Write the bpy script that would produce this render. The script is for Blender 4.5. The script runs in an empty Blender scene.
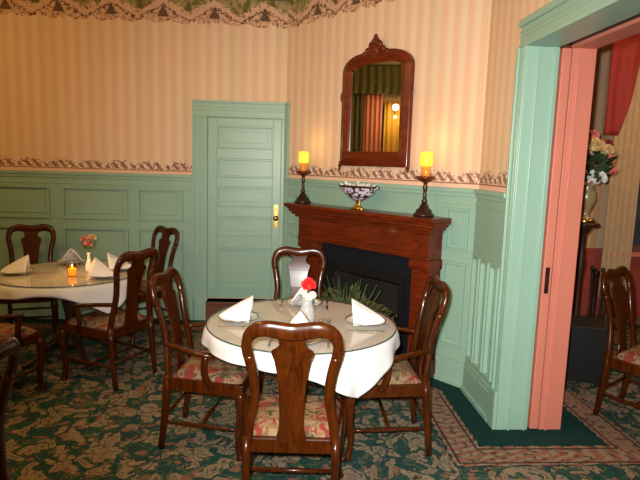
import bpy, math, random
from mathutils import Vector, Matrix
random.seed(7)
C = bpy.context.scene.collection
PI = math.pi

# ------------------------------------------------------------------ mesh helper
class MB:
    def __init__(s): s.v=[]; s.f=[]; s.uv=[]; s.mi=[]; s.sm=[]
    def add(s, vs, fs, uvs=None, mi=0, smooth=True):
        b=len(s.v); s.v+= [tuple(p) for p in vs]
        for k,f in enumerate(fs):
            s.f.append([b+i for i in f]); s.mi.append(mi); s.sm.append(smooth)
            s.uv.append(uvs[k] if uvs else None)
        return s
    def box(s, x0,x1,y0,y1,z0,z1, mi=0, M=None):
        vs=[Vector((x,y,z)) for z in (z0,z1) for y in (y0,y1) for x in (x0,x1)]
        fs=[(0,1,5,4),(3,2,6,7),(1,3,7,5),(2,0,4,6),(4,5,7,6),(2,3,1,0)]
        uvs=[]
        for k,f in enumerate(fs):
            uvs.append([(vs[i].x if k in (0,1,4,5) else vs[i].y, vs[i].z if k<4 else vs[i].y) for i in f])
        if M: vs=[M@p for p in vs]
        return s.add(vs,fs,uvs,mi,False)
    def tube(s, pts, rad, n=10, mi=0, ref=(0,1,0), closed=False, squar=0.0):
        """rad: list of (a,b) half sizes; a along side axis, b along ref axis."""
        P=[Vector(p) for p in pts]; N=len(P)
        if not isinstance(rad,(list,tuple)): rad=[(rad,rad)]*N
        rad=[(r,r) if not isinstance(r,(list,tuple)) else r for r in rad]
        vs=[];ref=Vector(ref)
        for i in range(N):
            if closed: t=P[(i+1)%N]-P[i-1]
            else: t=P[min(i+1,N-1)]-P[max(i-1,0)]
            t.normalize()
            r=ref-t*ref.dot(t)
            if r.length<1e-4: r=Vector((1,0,0))-t*t.x
            r.normalize(); a=t.cross(r)
            for k in range(n):
                th=2*PI*(k+.5)/n; c,si=math.cos(th),math.sin(th)
                if squar:
                    m=max(abs(c),abs(si)); q=1+(1/m-1)*squar; c*=q; si*=q
                vs.append(P[i]+a*(rad[i][0]*c)+r*(rad[i][1]*si))
        fs=[]
        for i in range(N if closed else N-1):
            j=(i+1)%N
            for k in range(n):
                l=(k+1)%n
                fs.append((i*n+k,i*n+l,j*n+l,j*n+k))
        if not closed:
            fs.append(tuple(range(n))[::-1]); fs.append(tuple((N-1)*n+k for k in range(n)))
        return s.add(vs,fs,None,mi)
    def lathe(s, prof, n=24, c=(0,0,0), mi=0, flute=None, ring=False):
        if ring: prof=list(prof)+[prof[0]]
        vs=[];fs=[];N=len(prof)
        for r,z in prof:
            for k in range(n):
                th=2*PI*k/n; q=r*(1+(flute*math.cos(th*n/2) if flute else 0))
                vs.append((c[0]+q*math.cos(th),c[1]+q*math.sin(th),c[2]+z))
        for i in range(N-1):
            for k in range(n):
                l=(k+1)%n
                fs.append((i*n+k,i*n+l,(i+1)*n+l,(i+1)*n+k))
        if prof[0][0]>2e-4 and not ring: fs.append(tuple(range(n))[::-1])
        if prof[-1][0]>2e-4 and not ring: fs.append(tuple((N-1)*n+k for k in range(n)))
        return s.add(vs,fs,None,mi)
    def prism(s, out, y0, y1, mi=0, fn=None, smooth=False):
        """outline in (x,z), extruded along y; fn maps a point"""
        n=len(out)
        vs=[Vector((x,y0,z)) for x,z in out]+[Vector((x,y1,z)) for x,z in out]
        if fn: vs=[fn(p) for p in vs]
        fs=[tuple(range(n)),tuple(range(2*n-1,n-1,-1))]
        for i in range(n):
            j=(i+1)%n; fs.append((j,i,n+i,n+j))
        return s.add(vs,fs,None,mi,smooth)
    def strip(s, L, R, y0, y1, fn, mi=0):
        """solid between left and right outlines (lists of (x,z)), following fn for depth"""
        n=len(L); vs=[]
        for (a,b) in zip(L,R):
            for y in (y0,y1):
                vs.append(fn(Vector((a[0],y,a[1])))); vs.append(fn(Vector((b[0],y,b[1]))))
        fs=[]
        for i in range(n-1):
            p=4*i;q=p+4
            fs+= [(p,p+1,q+1,q),(p+3,p+2,q+2,q+3),(p+2,p,q,q+2),(p+1,p+3,q+3,q+1)]
        fs+=[(2,3,1,0),(4*n-4,4*n-3,4*n-1,4*n-2)]
        return s.add(vs,fs,None,mi,False)
    def build(s, name, mats, parent=None, bevel=0, loc=None, rotz=0, sub=0, solid=0):
        me=bpy.data.meshes.new(name); me.from_pydata(s.v,[],s.f)
        if not isinstance(mats,(list,tuple)): mats=[mats]
        for m in mats: me.materials.append(m)
        ul=me.uv_layers.new(name='UVMap')
        for p in me.polygons:
            p.material_index=s.mi[p.index]; p.use_smooth=s.sm[p.index]
            u=s.uv[p.index]
            for k,li in enumerate(p.loop_indices):
                if u: ul.data[li].uv=u[k]
                else:
                    q=me.vertices[me.loops[li].vertex_index].co; ul.data[li].uv=(q.x+q.y,q.z)
        me.update()
        o=bpy.data.objects.new(name,me); C.objects.link(o)
        if parent: o.parent=parent
        if loc is not None: o.location=loc
        o.rotation_euler.z=rotz
        if solid:
            m=o.modifiers.new('Solid','SOLIDIFY'); m.thickness=solid; m.offset=0
        if bevel:
            m=o.modifiers.new('Bevel','BEVEL'); m.width=bevel; m.segments=2; m.limit_method='ANGLE'; m.angle_limit=math.radians(40)
        if sub:
            m=o.modifiers.new('Sub','SUBSURF'); m.levels=sub; m.render_levels=sub
        return o

def thing(name,label,cat,loc=(0,0,0),rotz=0,group=None):
    o=bpy.data.objects.new(name,None); C.objects.link(o); o.empty_display_size=.1
    o.location=loc; o.rotation_euler=(0,0,rotz)
    return tag(o,label,cat,group)
def tag(o,label,cat,group=None,kind=None):
    o['label']=label; o['category']=cat
    if group: o['group']=group
    if kind: o['kind']=kind
    return o
def struct(o,label=None,cat=None):
    o['kind']='structure'
    if label: o['label']=label
    if cat: o['category']=cat
    return o
def copy_tree(o,parent=None):
    c=o.copy(); C.objects.link(c)
    if parent: c.parent=parent
    for ch in [x for x in o.children]: copy_tree(ch,c)
    return c
def place(o,loc,rotz,label,group=None):
    o.location=loc; o.rotation_euler=(0,0,rotz); o['label']=label
    if group: o['group']=group
    return o

# ------------------------------------------------------------------ materials
class NT:
    def __init__(s,name):
        s.m=bpy.data.materials.new(name); s.m.use_nodes=True
        s.t=s.m.node_tree; s.b=s.t.nodes['Principled BSDF']; s.out=s.t.nodes['Material Output']
    def n(s,typ,**kw):
        k=s.t.nodes.new(typ)
        for a,v in kw.items(): setattr(k,a,v)
        return k
    def set(s,sock,v):
        if isinstance(v,bpy.types.NodeSocket): s.t.links.new(v,sock)
        else: sock.default_value=v
    def M(s,op,a,b=None,c=None):
        k=s.n('ShaderNodeMath',operation=op); s.set(k.inputs[0],a)
        if b is not None: s.set(k.inputs[1],b)
        if c is not None: s.set(k.inputs[2],c)
        return k.outputs[0]
    def mix(s,f,a,b):
        k=s.n('ShaderNodeMix',data_type='RGBA'); s.set(k.inputs[0],f)
        for i,v in ((6,a),(7,b)):
            s.set(k.inputs[i], v if isinstance(v,bpy.types.NodeSocket) else (*v,1) if len(v)==3 else v)
        return k.outputs[2]
    def ramp(s,f,stops,interp='LINEAR'):
        k=s.n('ShaderNodeValToRGB'); s.set(k.inputs[0],f); r=k.color_ramp; r.interpolation=interp
        while len(r.elements)<len(stops): r.elements.new(.5)
        for e,(p,c) in zip(r.elements,stops): e.position=p; e.color=(*c,1)
        return k.outputs[0]
    def noise(s,vec,scale,detail=3,dist=0,rough=.5):
        k=s.n('ShaderNodeTexNoise'); s.set(k.inputs['Vector'],vec) if vec else None
        k.inputs['Scale'].default_value=scale; k.inputs['Detail'].default_value=detail
        k.inputs['Distortion'].default_value=dist; k.inputs['Roughness'].default_value=rough
        return k.outputs[0]
    def vor(s,vec,scale,feature='F1',out=0):
        k=s.n('ShaderNodeTexVoronoi',feature=feature); s.set(k.inputs['Vector'],vec); k.inputs['Scale'].default_value=scale
        return k.outputs[out]
    def coord(s,w='Object'): return s.n('ShaderNodeTexCoord').outputs[w]
    def sep(s,v):
        k=s.n('ShaderNodeSeparateXYZ'); s.set(k.inputs[0],v); return k.outputs
    def vec(s,x,y,z=0.):
        k=s.n('ShaderNodeCombineXYZ')
        for i,q in enumerate((x,y,z)): s.set(k.inputs[i],q)
        return k.outputs[0]
    def mapping(s,v,scale=(1,1,1),rot=(0,0,0)):
        k=s.n('ShaderNodeMapping'); s.set(k.inputs[0],v); k.inputs['Scale'].default_value=scale; k.inputs['Rotation'].default_value=rot
        return k.outputs[0]
    def bump(s,h,strength=.3,dist=.01):
        k=s.n('ShaderNodeBump'); k.inputs['Strength'].default_value=strength; k.inputs['Distance'].default_value=dist
        s.set(k.inputs['Height'],h); s.t.links.new(k.outputs[0],s.b.inputs['Normal'])
    def fin(s,col=None,rough=.5,metal=0,coat=0,spec=.5,sheen=0):
        if col is not None: s.set(s.b.inputs['Base Color'], col if isinstance(col,bpy.types.NodeSocket) else (*col,1))
        s.set(s.b.inputs['Roughness'],rough); s.b.inputs['Metallic'].default_value=metal
        s.b.inputs['Coat Weight'].default_value=coat; s.b.inputs['Coat Roughness'].default_value=.08
        s.b.inputs['Specular IOR Level'].default_value=spec; s.b.inputs['Sheen Weight'].default_value=sheen
        return s.m
def sc(v,k): return tuple(x*k for x in v)

def m_plain(name,col,rough=.5,metal=0,var=.12,scale=8,coat=0,spec=.5,bump=0):
    t=NT(name); co=t.coord(); nz=t.noise(co,scale,4)
    c=t.mix(nz,sc(col,1-var),sc(col,1+var))
    if bump: t.bump(t.noise(co,scale*12,3),bump,.004)
    return t.fin(c,rough,metal,coat,spec)
def m_wood(name,dark,light,rough=.28,coat=.4,axis=(14,14,1.6),spec=.3):
    t=NT(name); co=t.mapping(t.coord(),axis)
    a=t.noise(co,2.2,5,1.2); b=t.noise(co,9,3,.4)
    f=t.M('ADD',t.M('MULTIPLY',a,.75),t.M('MULTIPLY',b,.3))
    c=t.ramp(f,[(.3,dark),(.52,tuple((x+y)/2 for x,y in zip(dark,light))),(.75,light)])
    return t.fin(c,rough,0,coat,spec)
def m_emit(name,col,st,base=None):
    t=NT(name); t.fin(base or col,.4); nz=t.noise(t.coord(),30,2)
    t.set(t.b.inputs['Emission Color'],t.mix(nz,col,sc(col,.8))); t.b.inputs['Emission Strength'].default_value=st
    return t.m
def m_glass(name,tint=(1,1,1),base_refl=.04,rough=.03,milk=0):
    """thin clear glass: transparent plus fresnel gloss"""
    t=NT(name); t.t.nodes.remove(t.b)
    lw=t.n('ShaderNodeLayerWeight'); lw.inputs[0].default_value=.5
    fr=t.M('ADD',.04,t.M('MULTIPLY',.96,t.M('POWER',lw.outputs['Facing'],5)))
    tr=t.n('ShaderNodeBsdfTransparent'); tr.inputs[0].default_value=(*tint,1)
    gl=t.n('ShaderNodeBsdfGlossy'); gl.inputs['Roughness'].default_value=rough
    mx=t.n('ShaderNodeMixShader'); t.set(mx.inputs[0],t.M('ADD',fr,base_refl))
    t.t.links.new(tr.outputs[0],mx.inputs[1]); t.t.links.new(gl.outputs[0],mx.inputs[2]); last=mx
    if milk:
        df=t.n('ShaderNodeBsdfDiffuse'); df.inputs[0].default_value=(.85,.85,.83,1); last=t.n('ShaderNodeMixShader'); last.inputs[0].default_value=milk
        t.t.links.new(mx.outputs[0],last.inputs[1]); t.t.links.new(df.outputs[0],last.inputs[2])
    t.t.links.new(last.outputs[0],t.out.inputs[0])
    return t.m

TEALC=(.295,.47,.365)
TEAL=m_plain('sage_green_paint',TEALC,.38,var=.05,scale=3)
PINK=m_plain('salmon_pink_paint',(.62,.20,.135),.5,var=.05,scale=3)
CEIL=m_plain('ceiling_paint',(.50,.46,.33),.85,var=.04)
REDW=m_plain('deep_red_wall',(.33,.05,.03),.7,var=.1)
MAHO=m_wood('red_mahogany',(.060,.0075,.002),(.205,.030,.0055),.32,.15,(1.6,9,9))
CHAIRW=m_wood('brown_mahogany',(.022,.0035,.0006),(.095,.020,.0018),.26,.2)
DARKW=m_wood('dark_walnut',(.02,.008,.004),(.07,.025,.012),.4,.2)
STEPW=m_wood('stained_pine',(.09,.03,.012),(.2,.08,.03),.5,.1,(2,10,10))
IRON=m_plain('black_cast_iron',(.012,.011,.011),.5,.4,var=.3,scale=20)
SLATE=m_plain('blue_black_slate',(.007,.009,.015),.4,0,var=.4,scale=6)
SOOT=m_plain('sooty_firebrick',(.018,.013,.010),.9,var=.4,scale=9,bump=.5)
BRASS=m_plain('aged_brass',(.62,.40,.13),.25,1,var=.15)
BRONZE=m_plain('dark_bronze',(.05,.022,.014),.32,.5,var=.3,scale=25)
STEEL=m_plain('polished_silver',(.65,.64,.62),.18,1,var=.05)
CHINA=m_plain('white_china',(.80,.78,.74),.15,var=.03,coat=.3)
CLOTH=m_plain('white_linen',(.84,.83,.82),.85,var=.03,scale=30,bump=.12)
NAPK=m_plain('white_napkin_linen',(.88,.87,.85),.9,var=.02,scale=30)
GLASS=m_glass('clear_glass',(.97,.98,.97),.0)
CRYST=m_glass('cut_crystal',(.95,.96,.96),.02,.05,.35)
GLASSTOP=m_glass('glass_top',(.90,.88,.84),.03,.02)
EDGEG=m_plain('glass_edge',(.05,.09,.075),.15,var=.4,scale=40)
LEAF=m_plain('dried_green_leaf',(.075,.075,.018),.7,var=.5,scale=18)
LEAFD=m_plain('dark_leaf',(.035,.07,.025),.6,var=.4,scale=18)
STEMG=m_plain('green_stem',(.08,.14,.04),.6)
REDF=m_plain('red_petal',(.75,.03,.025),.6,var=.15,scale=40)
WHITEF=m_plain('white_petal',(.85,.83,.75),.7,var=.06,scale=40)
PINKF=m_plain('pink_petal',(.70,.22,.18),.7,var=.3,scale=40)
YELF=m_plain('pale_yellow_petal',(.72,.52,.24),.7,var=.15,scale=40)
BARK=m_plain('charred_bark',(.045,.026,.016),.9,var=.5,scale=14,bump=.6)
MIRROR=m_plain('silvered_mirror',(.86,.87,.82),.015,1,var=.01)
CREAMWAX=m_emit('glowing_yellow_glass',(1,.62,.035),1.15,(.8,.5,.05))
AMBER=m_emit('glowing_amber_glass',(1,.50,.10),1.3,(.7,.4,.1))
ORANGEGL=m_plain('orange_glass',(.85,.33,.04),.15,var=.1)
LAMPG=m_emit('lit_lamp_glass',(1,.86,.6),5)
DRAPEY=m_plain('yellow_drape',(.75,.45,.07),.85,var=.15,scale=14)
DRAPEB=m_plain('beige_drape',(.52,.36,.19),.85,var=.2,scale=12)
DRAPER=m_plain('red_swag_cloth',(.30,.028,.02),.8,var=.25,scale=12)
DRAPEP=m_plain('pink_drape',(.75,.30,.22),.85,var=.15,scale=12)
DRAPEG=m_plain('olive_drape',(.13,.13,.05),.85,var=.2,scale=12)
NIGHT=m_plain('dusk_window_glass',(.045,.055,.075),.12,var=.5,scale=3)
BROWNP=m_plain('brown_painted_wood',(.16,.06,.04),.5,var=.15)

def m_wallpaper():
    t=NT('striped_wallpaper'); u,v,_=t.sep(t.coord('UV'))
    # stripes: two tones of peach with fine lines between
    k=t.M('FRACT',t.M('DIVIDE',u,.118))
    band=t.M('SMOOTHSTEP',0,1,0) if False else None
    a=t.ramp(k,[(0,(.79,.515,.34)),(.40,(.79,.515,.34)),(.46,(.81,.57,.385)),(.54,(.81,.58,.39)),(.60,(.82,.61,.415)),(.94,(.82,.61,.415)),(1,(.79,.515,.34))])
    k2=t.M('FRACT',t.M('DIVIDE',u,.472))
    a=t.mix(t.M('MULTIPLY',t.M('GREATER_THAN',k2,.75),.22),a,(.62,.52,.26))
    # lower lace border, v in 1.555..1.72
    w=t.M('SUBTRACT',v,1.56)
    uv2=t.vec(u,v)
    sp=t.noise(t.mapping(uv2,(1,1,1),(0,0,.5)),42,2,.4)
    sw=t.M('ABSOLUTE',t.M('SINE',t.M('MULTIPLY',u,PI/.30)))
    top=t.M('ADD',.085,t.M('MULTIPLY',sw,.050))
    dg=t.M('FRACT',t.M('DIVIDE',t.M('ADD',u,t.M('MULTIPLY',v,.8)),.088))
    lace=t.ramp(sp,[(.32,(.20,.08,.05)),(.42,(.50,.27,.18)),(.50,(.72,.49,.36)),(.62,(.84,.68,.54))])
    dash=t.M('MULTIPLY',t.M('LESS_THAN',dg,.42),t.M('MULTIPLY',t.M('GREATER_THAN',w,.045),t.M('LESS_THAN',w,t.M('MULTIPLY',top,.85))))
    dash=t.M('MULTIPLY',dash,t.M('GREATER_THAN',sp,.44))
    lace=t.mix(t.M('MULTIPLY',dash,.85),lace,(.17,.05,.025))
    lowb=t.M('LESS_THAN',w,.030)
    lace=t.mix(lowb,lace,(.80,.52,.38))
    lace=t.mix(t.M('MULTIPLY',t.M('GREATER_THAN',w,.028),t.M('LESS_THAN',w,.038)),lace,(.35,.14,.08))
    edge=t.M('ADD',top,t.M('MULTIPLY',t.M('SUBTRACT',t.noise(uv2,60,1),.5),.05))
    a=t.mix(t.M('LESS_THAN',w,edge),a,lace)
    # upper festoon border, h = v - 3.06
    h=t.M('SUBTRACT',v,3.06)
    tt=t.M('ABSOLUTE',t.M('SUBTRACT',t.M('FRACT',t.M('DIVIDE',t.M('SUBTRACT',u,.19),.51)),.5))   # 0 at peak
    n1=t.noise(uv2,34,3,.5); n2=t.noise(uv2,15,2,.8)
    pinkc=t.ramp(n1,[(.32,(.22,.09,.045)),(.42,(.50,.27,.16)),(.54,(.66,.41,.27)),(.68,(.76,.54,.38))])
    olive=t.ramp(n2,[(.35,(.13,.11,.035)),(.5,(.30,.25,.09)),(.62,(.46,.34,.17))])
    ridge=t.M('SUBTRACT',.265,t.M('MULTIPLY',tt,.30))
    ridge=t.M('ADD',ridge,t.M('ADD',t.M('MULTIPLY',t.M('SUBTRACT',n2,.5),.07),t.M('MULTIPLY',t.M('SUBTRACT',n1,.5),.10)))
    pat=t.mix(t.M('GREATER_THAN',h,ridge),pinkc,olive)
    rd=t.M('ABSOLUTE',t.M('SUBTRACT',h,t.M('SUBTRACT',ridge,.045))); pat=t.mix(t.M('MULTIPLY',t.M('LESS_THAN',rd,.028),.75),pat,(.72,.45,.31)); rd2=t.M('ABSOLUTE',t.M('SUBTRACT',h,t.M('SUBTRACT',ridge,.083))); pat=t.mix(t.M('LESS_THAN',rd2,.010),pat,(.15,.07,.04))
    tri=t.M('MULTIPLY',t.M('LESS_THAN',tt,t.M('MULTIPLY',t.M('SUBTRACT',.185,h),1.0)),t.M('GREATER_THAN',h,.07))
    pat=t.mix(t.M('MULTIPLY',tri,.85),pat,(.07,.035,.02))
    pat=t.mix(t.M('MULTIPLY',t.M('GREATER_THAN',h,.27),t.M('LESS_THAN',h,.30)),pat,(.16,.12,.05))
    low=t.M('ADD',t.M('MULTIPLY',t.M('ABSOLUTE',t.M('SINE',t.M('MULTIPLY',u,PI/.255))),-.035),.045)
    low=t.M('ADD',low,t.M('MULTIPLY',t.M('SUBTRACT',n1,.5),.07))
    a=t.mix(t.M('GREATER_THAN',h,low),a,pat)
    return t.fin(a,.75,spec=.25)
WALLP=m_wallpaper()

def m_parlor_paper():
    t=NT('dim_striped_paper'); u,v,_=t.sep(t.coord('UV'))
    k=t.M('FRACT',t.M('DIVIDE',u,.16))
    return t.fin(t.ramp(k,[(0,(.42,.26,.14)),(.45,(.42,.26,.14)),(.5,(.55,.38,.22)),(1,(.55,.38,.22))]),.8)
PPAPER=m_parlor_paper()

def carpet_color(t,co,k=1.0):
    nz=t.n('ShaderNodeTexNoise'); t.set(nz.inputs['Vector'],co); nz.inputs['Scale'].default_value=5*k; nz.inputs['Detail'].default_value=3
    sc_=t.n('ShaderNodeVectorMath',operation='SCALE'); t.set(sc_.inputs[0],nz.outputs['Color']); sc_.inputs['Scale'].default_value=.30/k
    wv=t.n('ShaderNodeVectorMath',operation='ADD'); t.set(wv.inputs[0],co); t.set(wv.inputs[1],sc_.outputs[0]); q=wv.outputs[0]
    def leaves(rot,scale,th,off):
        mp=t.mapping(t.mapping(q,(1,1,1),(0,0,rot)),(2.1,1,1)); 
        d=t.M('ADD',t.vor(mp,scale),t.M('MULTIPLY',t.M('SUBTRACT',t.noise(co,38,2),.5),.22)); return d
    l1=leaves(.55,5.6*k,0,0); l2=leaves(-.65,5.2*k,0,0); l3=leaves(1.5,8*k,0,0)
    scr=t.noise(q,6.5*k,1.5,1.6)
    f1=t.noise(co,34,3); f2=t.noise(co,48,2)
    base=t.mix(f1,(.010,.036,.031),(.034,.098,.082))
    tan=t.mix(f2,(.16,.115,.07),(.40,.31,.21)); olive=t.mix(f2,(.06,.085,.05),(.14,.15,.09)); rose=t.mix(f2,(.17,.07,.045),(.33,.17,.11))
    c=t.mix(t.M('MULTIPLY',t.M('GREATER_THAN',scr,.49),t.M('LESS_THAN',scr,.545)),base,olive)
    c=t.mix(t.M('LESS_THAN',l3,.30),c,rose)
    c=t.mix(t.M('LESS_THAN',l2,.41),c,tan); c=t.mix(t.M('MULTIPLY',t.M('GREATER_THAN',l2,.17),t.M('LESS_THAN',l2,.23)),c,olive); c=t.mix(t.M('LESS_THAN',l2,.10),c,base)
    c=t.mix(t.M('LESS_THAN',l1,.40),c,tan); c=t.mix(t.M('MULTIPLY',t.M('GREATER_THAN',l1,.17),t.M('LESS_THAN',l1,.22)),c,(.13,.12,.08)); c=t.mix(t.M('MULTIPLY',t.M('GREATER_THAN',l1,.35),t.M('LESS_THAN',l1,.41)),c,(.045,.05,.035))
    c=t.mix(t.M('LESS_THAN',l1,.10),c,rose)
    return c
def m_carpet():
    t=NT('floral_carpet'); co=t.coord()
    c=carpet_color(t,co); t.bump(t.noise(co,260,2),.5,.004)
    return t.fin(c,.95,spec=.1)
def m_margin():
    t=NT('dark_green_carpet'); co=t.coord()
    c=t.mix(t.noise(co,60,3),(.006,.030,.028),(.014,.058,.050)); t.bump(t.noise(co,260,2),.5,.004)
    return t.fin(c,.95,spec=.1)
def m_cborder():
    t=NT('rose_border_carpet'); u,v,_=t.sep(t.coord('UV')); co=t.coord()
    d=t.M('FRACT',t.M('DIVIDE',t.M('ADD',u,t.M('MULTIPLY',v,.13)),.052))
    vv=t.M('ABSOLUTE',t.M('SUBTRACT',v,.5))
    rose=t.mix(t.noise(co,50,2),(.20,.07,.05),(.36,.17,.11))
    tan=t.mix(t.noise(co,50,2),(.22,.155,.095),(.36,.28,.19))
    c=t.mix(t.M('GREATER_THAN',d,.5),rose,tan)
    zig=t.M('ABSOLUTE',t.M('SUBTRACT',t.M('FRACT',t.M('DIVIDE',u,.07)),.5))
    c=t.mix(t.M('MULTIPLY',t.M('GREATER_THAN',vv,.30),t.M('LESS_THAN',vv,.36)),c,(.06,.035,.03))
    e=t.M('GREATER_THAN',vv,t.M('ADD',.42,t.M('MULTIPLY',zig,.14)))
    c=t.mix(e,c,(.010,.045,.04))
    f=t.M('MULTIPLY',t.M('LESS_THAN',t.noise(co,26,2),.42),.8)
    c=t.mix(f,c,(.055,.045,.035))
    t.bump(t.noise(co,260,2),.5,.004)
    return t.fin(c,.95,spec=.1)
def m_fabric():
    t=NT('floral_seat_fabric'); co=t.coord()
    n1=t.noise(co,11,2,1.2); n2=t.noise(co,17,2,.8)
    c=t.ramp(n1,[(.32,(.09,.06,.028)),(.42,(.20,.13,.065)),(.50,(.33,.22,.12)),(.60,(.23,.13,.06))])
    c=t.mix(t.M('GREATER_THAN',n2,.56),c,(.24,.04,.03))
    c=t.mix(t.M('LESS_THAN',n2,.40),c,(.07,.06,.03))
    t.bump(t.noise(co,300,2),.3,.002)
    return t.fin(c,.85,spec=.2)
def m_flowerbowl():
    t=NT('painted_bowl'); co=t.coord(); n=t.vor(co,26); n2=t.noise(co,30,2)
    c=t.ramp(n,[(.15,(.75,.72,.82)),(.45,(.60,.50,.62)),(.6,(.06,.03,.05))],'CONSTANT')
    return t.fin(c,.2,coat=.4)
CARPET=m_carpet(); MARGIN=m_margin(); CBORD=m_cborder(); FABRIC=m_fabric(); BOWLM=m_flowerbowl()

# ------------------------------------------------------------------ room plan
A4=math.radians(4)
dF=Vector((math.cos(A4),math.sin(A4)))
Bp=Vector((-.391,5.763)); Cp=Vector((1.178,4.064))
LF=4.25
F0=Bp-dF*LF                                        # far wall start (left)
dC=(Cp-Bp).normalized(); LC=(Cp-Bp).length
dR=Vector((.070,-1)).normalized()
YJ=3.370
sJ=(4.064-YJ)/abs(dR.y)                            # jamb position along right wall
TH=.405                                            # thickness of the wall with the pocket door
RZ=lambda d: math.atan2(d.y,d.x)
ZC=3.45
def frame(o,p,d):
    o.location=(p.x,p.y,0); o.rotation_euler.z=RZ(d); return o
def w2(p,d,s,off=0,z=0):                           # wall-local -> world; off into the room
    n=Vector((d.y,-d.x)); q=p+d*s+n*off; return Vector((q.x,q.y,z))

def wall(name,p,d,L,boxes,mat):
    m=MB()
    for (x0,x1,z0,z1) in boxes: m.box(x0,x1,0,.12,z0,z1)
    return struct(frame(m.build(name,mat),p,d))
wall('wall_far',F0,dF,LF,[(-.12,LF,0,ZC)],WALLP)
SO0,SO1,ZO=.70,1.95,1.0                            # fireplace opening in the angled wall
wall('wall_chimney',Bp,dC,LC,[(0,SO0,0,ZC),(SO1,LC,0,ZC),(SO0,SO1,ZO,ZC)],WALLP)
# right wall: pier, header over the opening, near pier
RL=sJ+5.2; OPN=sJ+2.15; ZH=2.445
def rwall():
    m=MB()
    for (x0,x1,z0,z1) in [(0,sJ-.02,0,ZC),(sJ-.02,OPN,ZH+.03,ZC),(OPN,RL,0,ZC)]:
        m.box(x0,x1,0,.10,z0,z1)
    return struct(frame(m.build('wall_right',WALLP),Cp,dR))
rwall()
def rback():
    m=MB()
    for (x0,x1,z0,z1) in [(-2.2,sJ-.02,0,ZC),(sJ-.02,OPN,ZH+.03,ZC),(OPN,RL,0,ZC)]:
        m.box(x0,x1,TH-.10,TH,z0,z1)
    return struct(frame(m.build('wall_parlor_left',REDW),Cp,dR))
rback()
# other two sides of the dining room
LW=7.6
dL=Vector((0,1)); L0=Vector((F0.x-.02,F0.y-LW))
WN=(0.9,1.95)
wall('wall_left',L0,dL,LW,[(0,LW-2.3,0,ZC),(LW-2.3,LW-.35,2.85,ZC),(LW-2.3,LW-.35,0,1.2),(LW-.35,LW,0,ZC)],WALLP)
N0=w2(Cp,dR,RL).to_2d(); dN=Vector((-1,0)); wall('wall_near',N0,dN,N0.x-F0.x+.3,[(-.1,N0.x-F0.x+.3,0,ZC)],WALLP)

# ------------------------------------------------------------------ floor with carpet border
def offset_line(P,d):
    out=[]
    for i,p in enumerate(P):
        ns=[]
        for a,b in ((i-1,i),(i,i+1)):
            if a>=0 and b<len(P):
                t=(P[b]-P[a]).normalized(); ns.append(Vector((t.y,-t.x)))
        if len(ns)==2:
            m=(ns[0]+ns[1]).normalized(); q=p+m*(d/max(.3,m.dot(ns[0])))
        else: q=p+ns[0]*d
        out.append(q)
    return out
J0=w2(Cp,dR,sJ).to_2d(); J1=w2(Cp,dR,sJ,-TH).to_2d(); J2=w2(Cp,dR,-2.2,-TH).to_2d()
W=[F0,Bp,Cp,J0,J1,J2]
o0=offset_line(W,-.03); o1=offset_line(W,.205); o2=offset_line(W,.44)
fl=MB()
fl.add([(-5.2,-3,0),(6.5,-3,0),(6.5,7.2,0),(-5.2,7.2,0)],[(0,1,2,3)],None,0,False)
acc=0
for i in range(len(W)-1):
    l=(W[i+1]-W[i]).length
    fl.add([(*o0[i],.002),(*o1[i],.002),(*o1[i+1],.002),(*o0[i+1],.002)],[(0,1,2,3)],None,1,False)
    la=(o1[i+1]-o1[i]).length
    fl.add([(*o1[i],.0025),(*o2[i],.0025),(*o2[i+1],.0025),(*o1[i+1],.0025)],[(0,1,2,3)],[[(acc,0),(acc,1),(acc+l,1),(acc+l,0)]],2,False)
    acc+=l
struct(fl.build('floor',[CARPET,MARGIN,CBORD]))
struct(MB().box(-5.2,6.6,-3,7.2,ZC,ZC+.1).build('ceiling',CEIL))

# ------------------------------------------------------------------ wainscot
def panel(m,x0,x1,z0,z1,y=-.010):
    w=.018
    m.box(x0,x1,y-.030,y,z0,z0+w); m.box(x0,x1,y-.030,y,z1-w,z1)
    m.box(x0,x0+w,y-.030,y,z0+w,z1-w); m.box(x1-w,x1,y-.030,y,z0+w,z1-w)
    g=.055
    if x1-x0>.2 and z1-z0>.2: m.box(x0+g,x1-g,y-.010,y,z0+g,z1-g)
def wainscot(name,p,d,x0,x1,cols,rows,zt=1.545,cap=(0,0)):
    """cols: list of (xa,xb); rows list of (za,zb)"""
    m=MB(); m.box(x0,x1,-.010,0,0,zt-.02)
    # rails between rows
    zs=[.0]+[z for r in rows for z in r]+[zt-.02]
    for i in range(0,len(zs),2): m.box(x0,x1,-.024,-.010,zs[i],zs[i+1])
    xs=[x0]+[x for c in cols for x in c]+[x1]
    for (za,zb) in rows:
        for i in range(0,len(xs),2): m.box(xs[i],xs[i+1],-.024,-.010,za,zb)
        for c in cols: panel(m,c[0],c[1],za,zb)
    m.box(x0+cap[0],x1+cap[1],-.050,0,zt-.020,zt+.012); m.box(x0+cap[0],x1+cap[1],-.036,0,zt-.052,zt-.020)
    m.box(x0,x1,-.030,0,zt-.115,zt-.095)
    return struct(frame(m.build(name,TEAL,bevel=.003),p,d))
def base(name,p,d,x0,x1,h=.2):
    m=MB(); m.box(x0,x1,-.042,-.001,0,h); m.box(x0,x1,-.034,-.001,h,h+.03); m.box(x0,x1,-.056,-.001,0,.035)
    return struct(frame(m.build(name,TEAL,bevel=.004),p,d))
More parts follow.
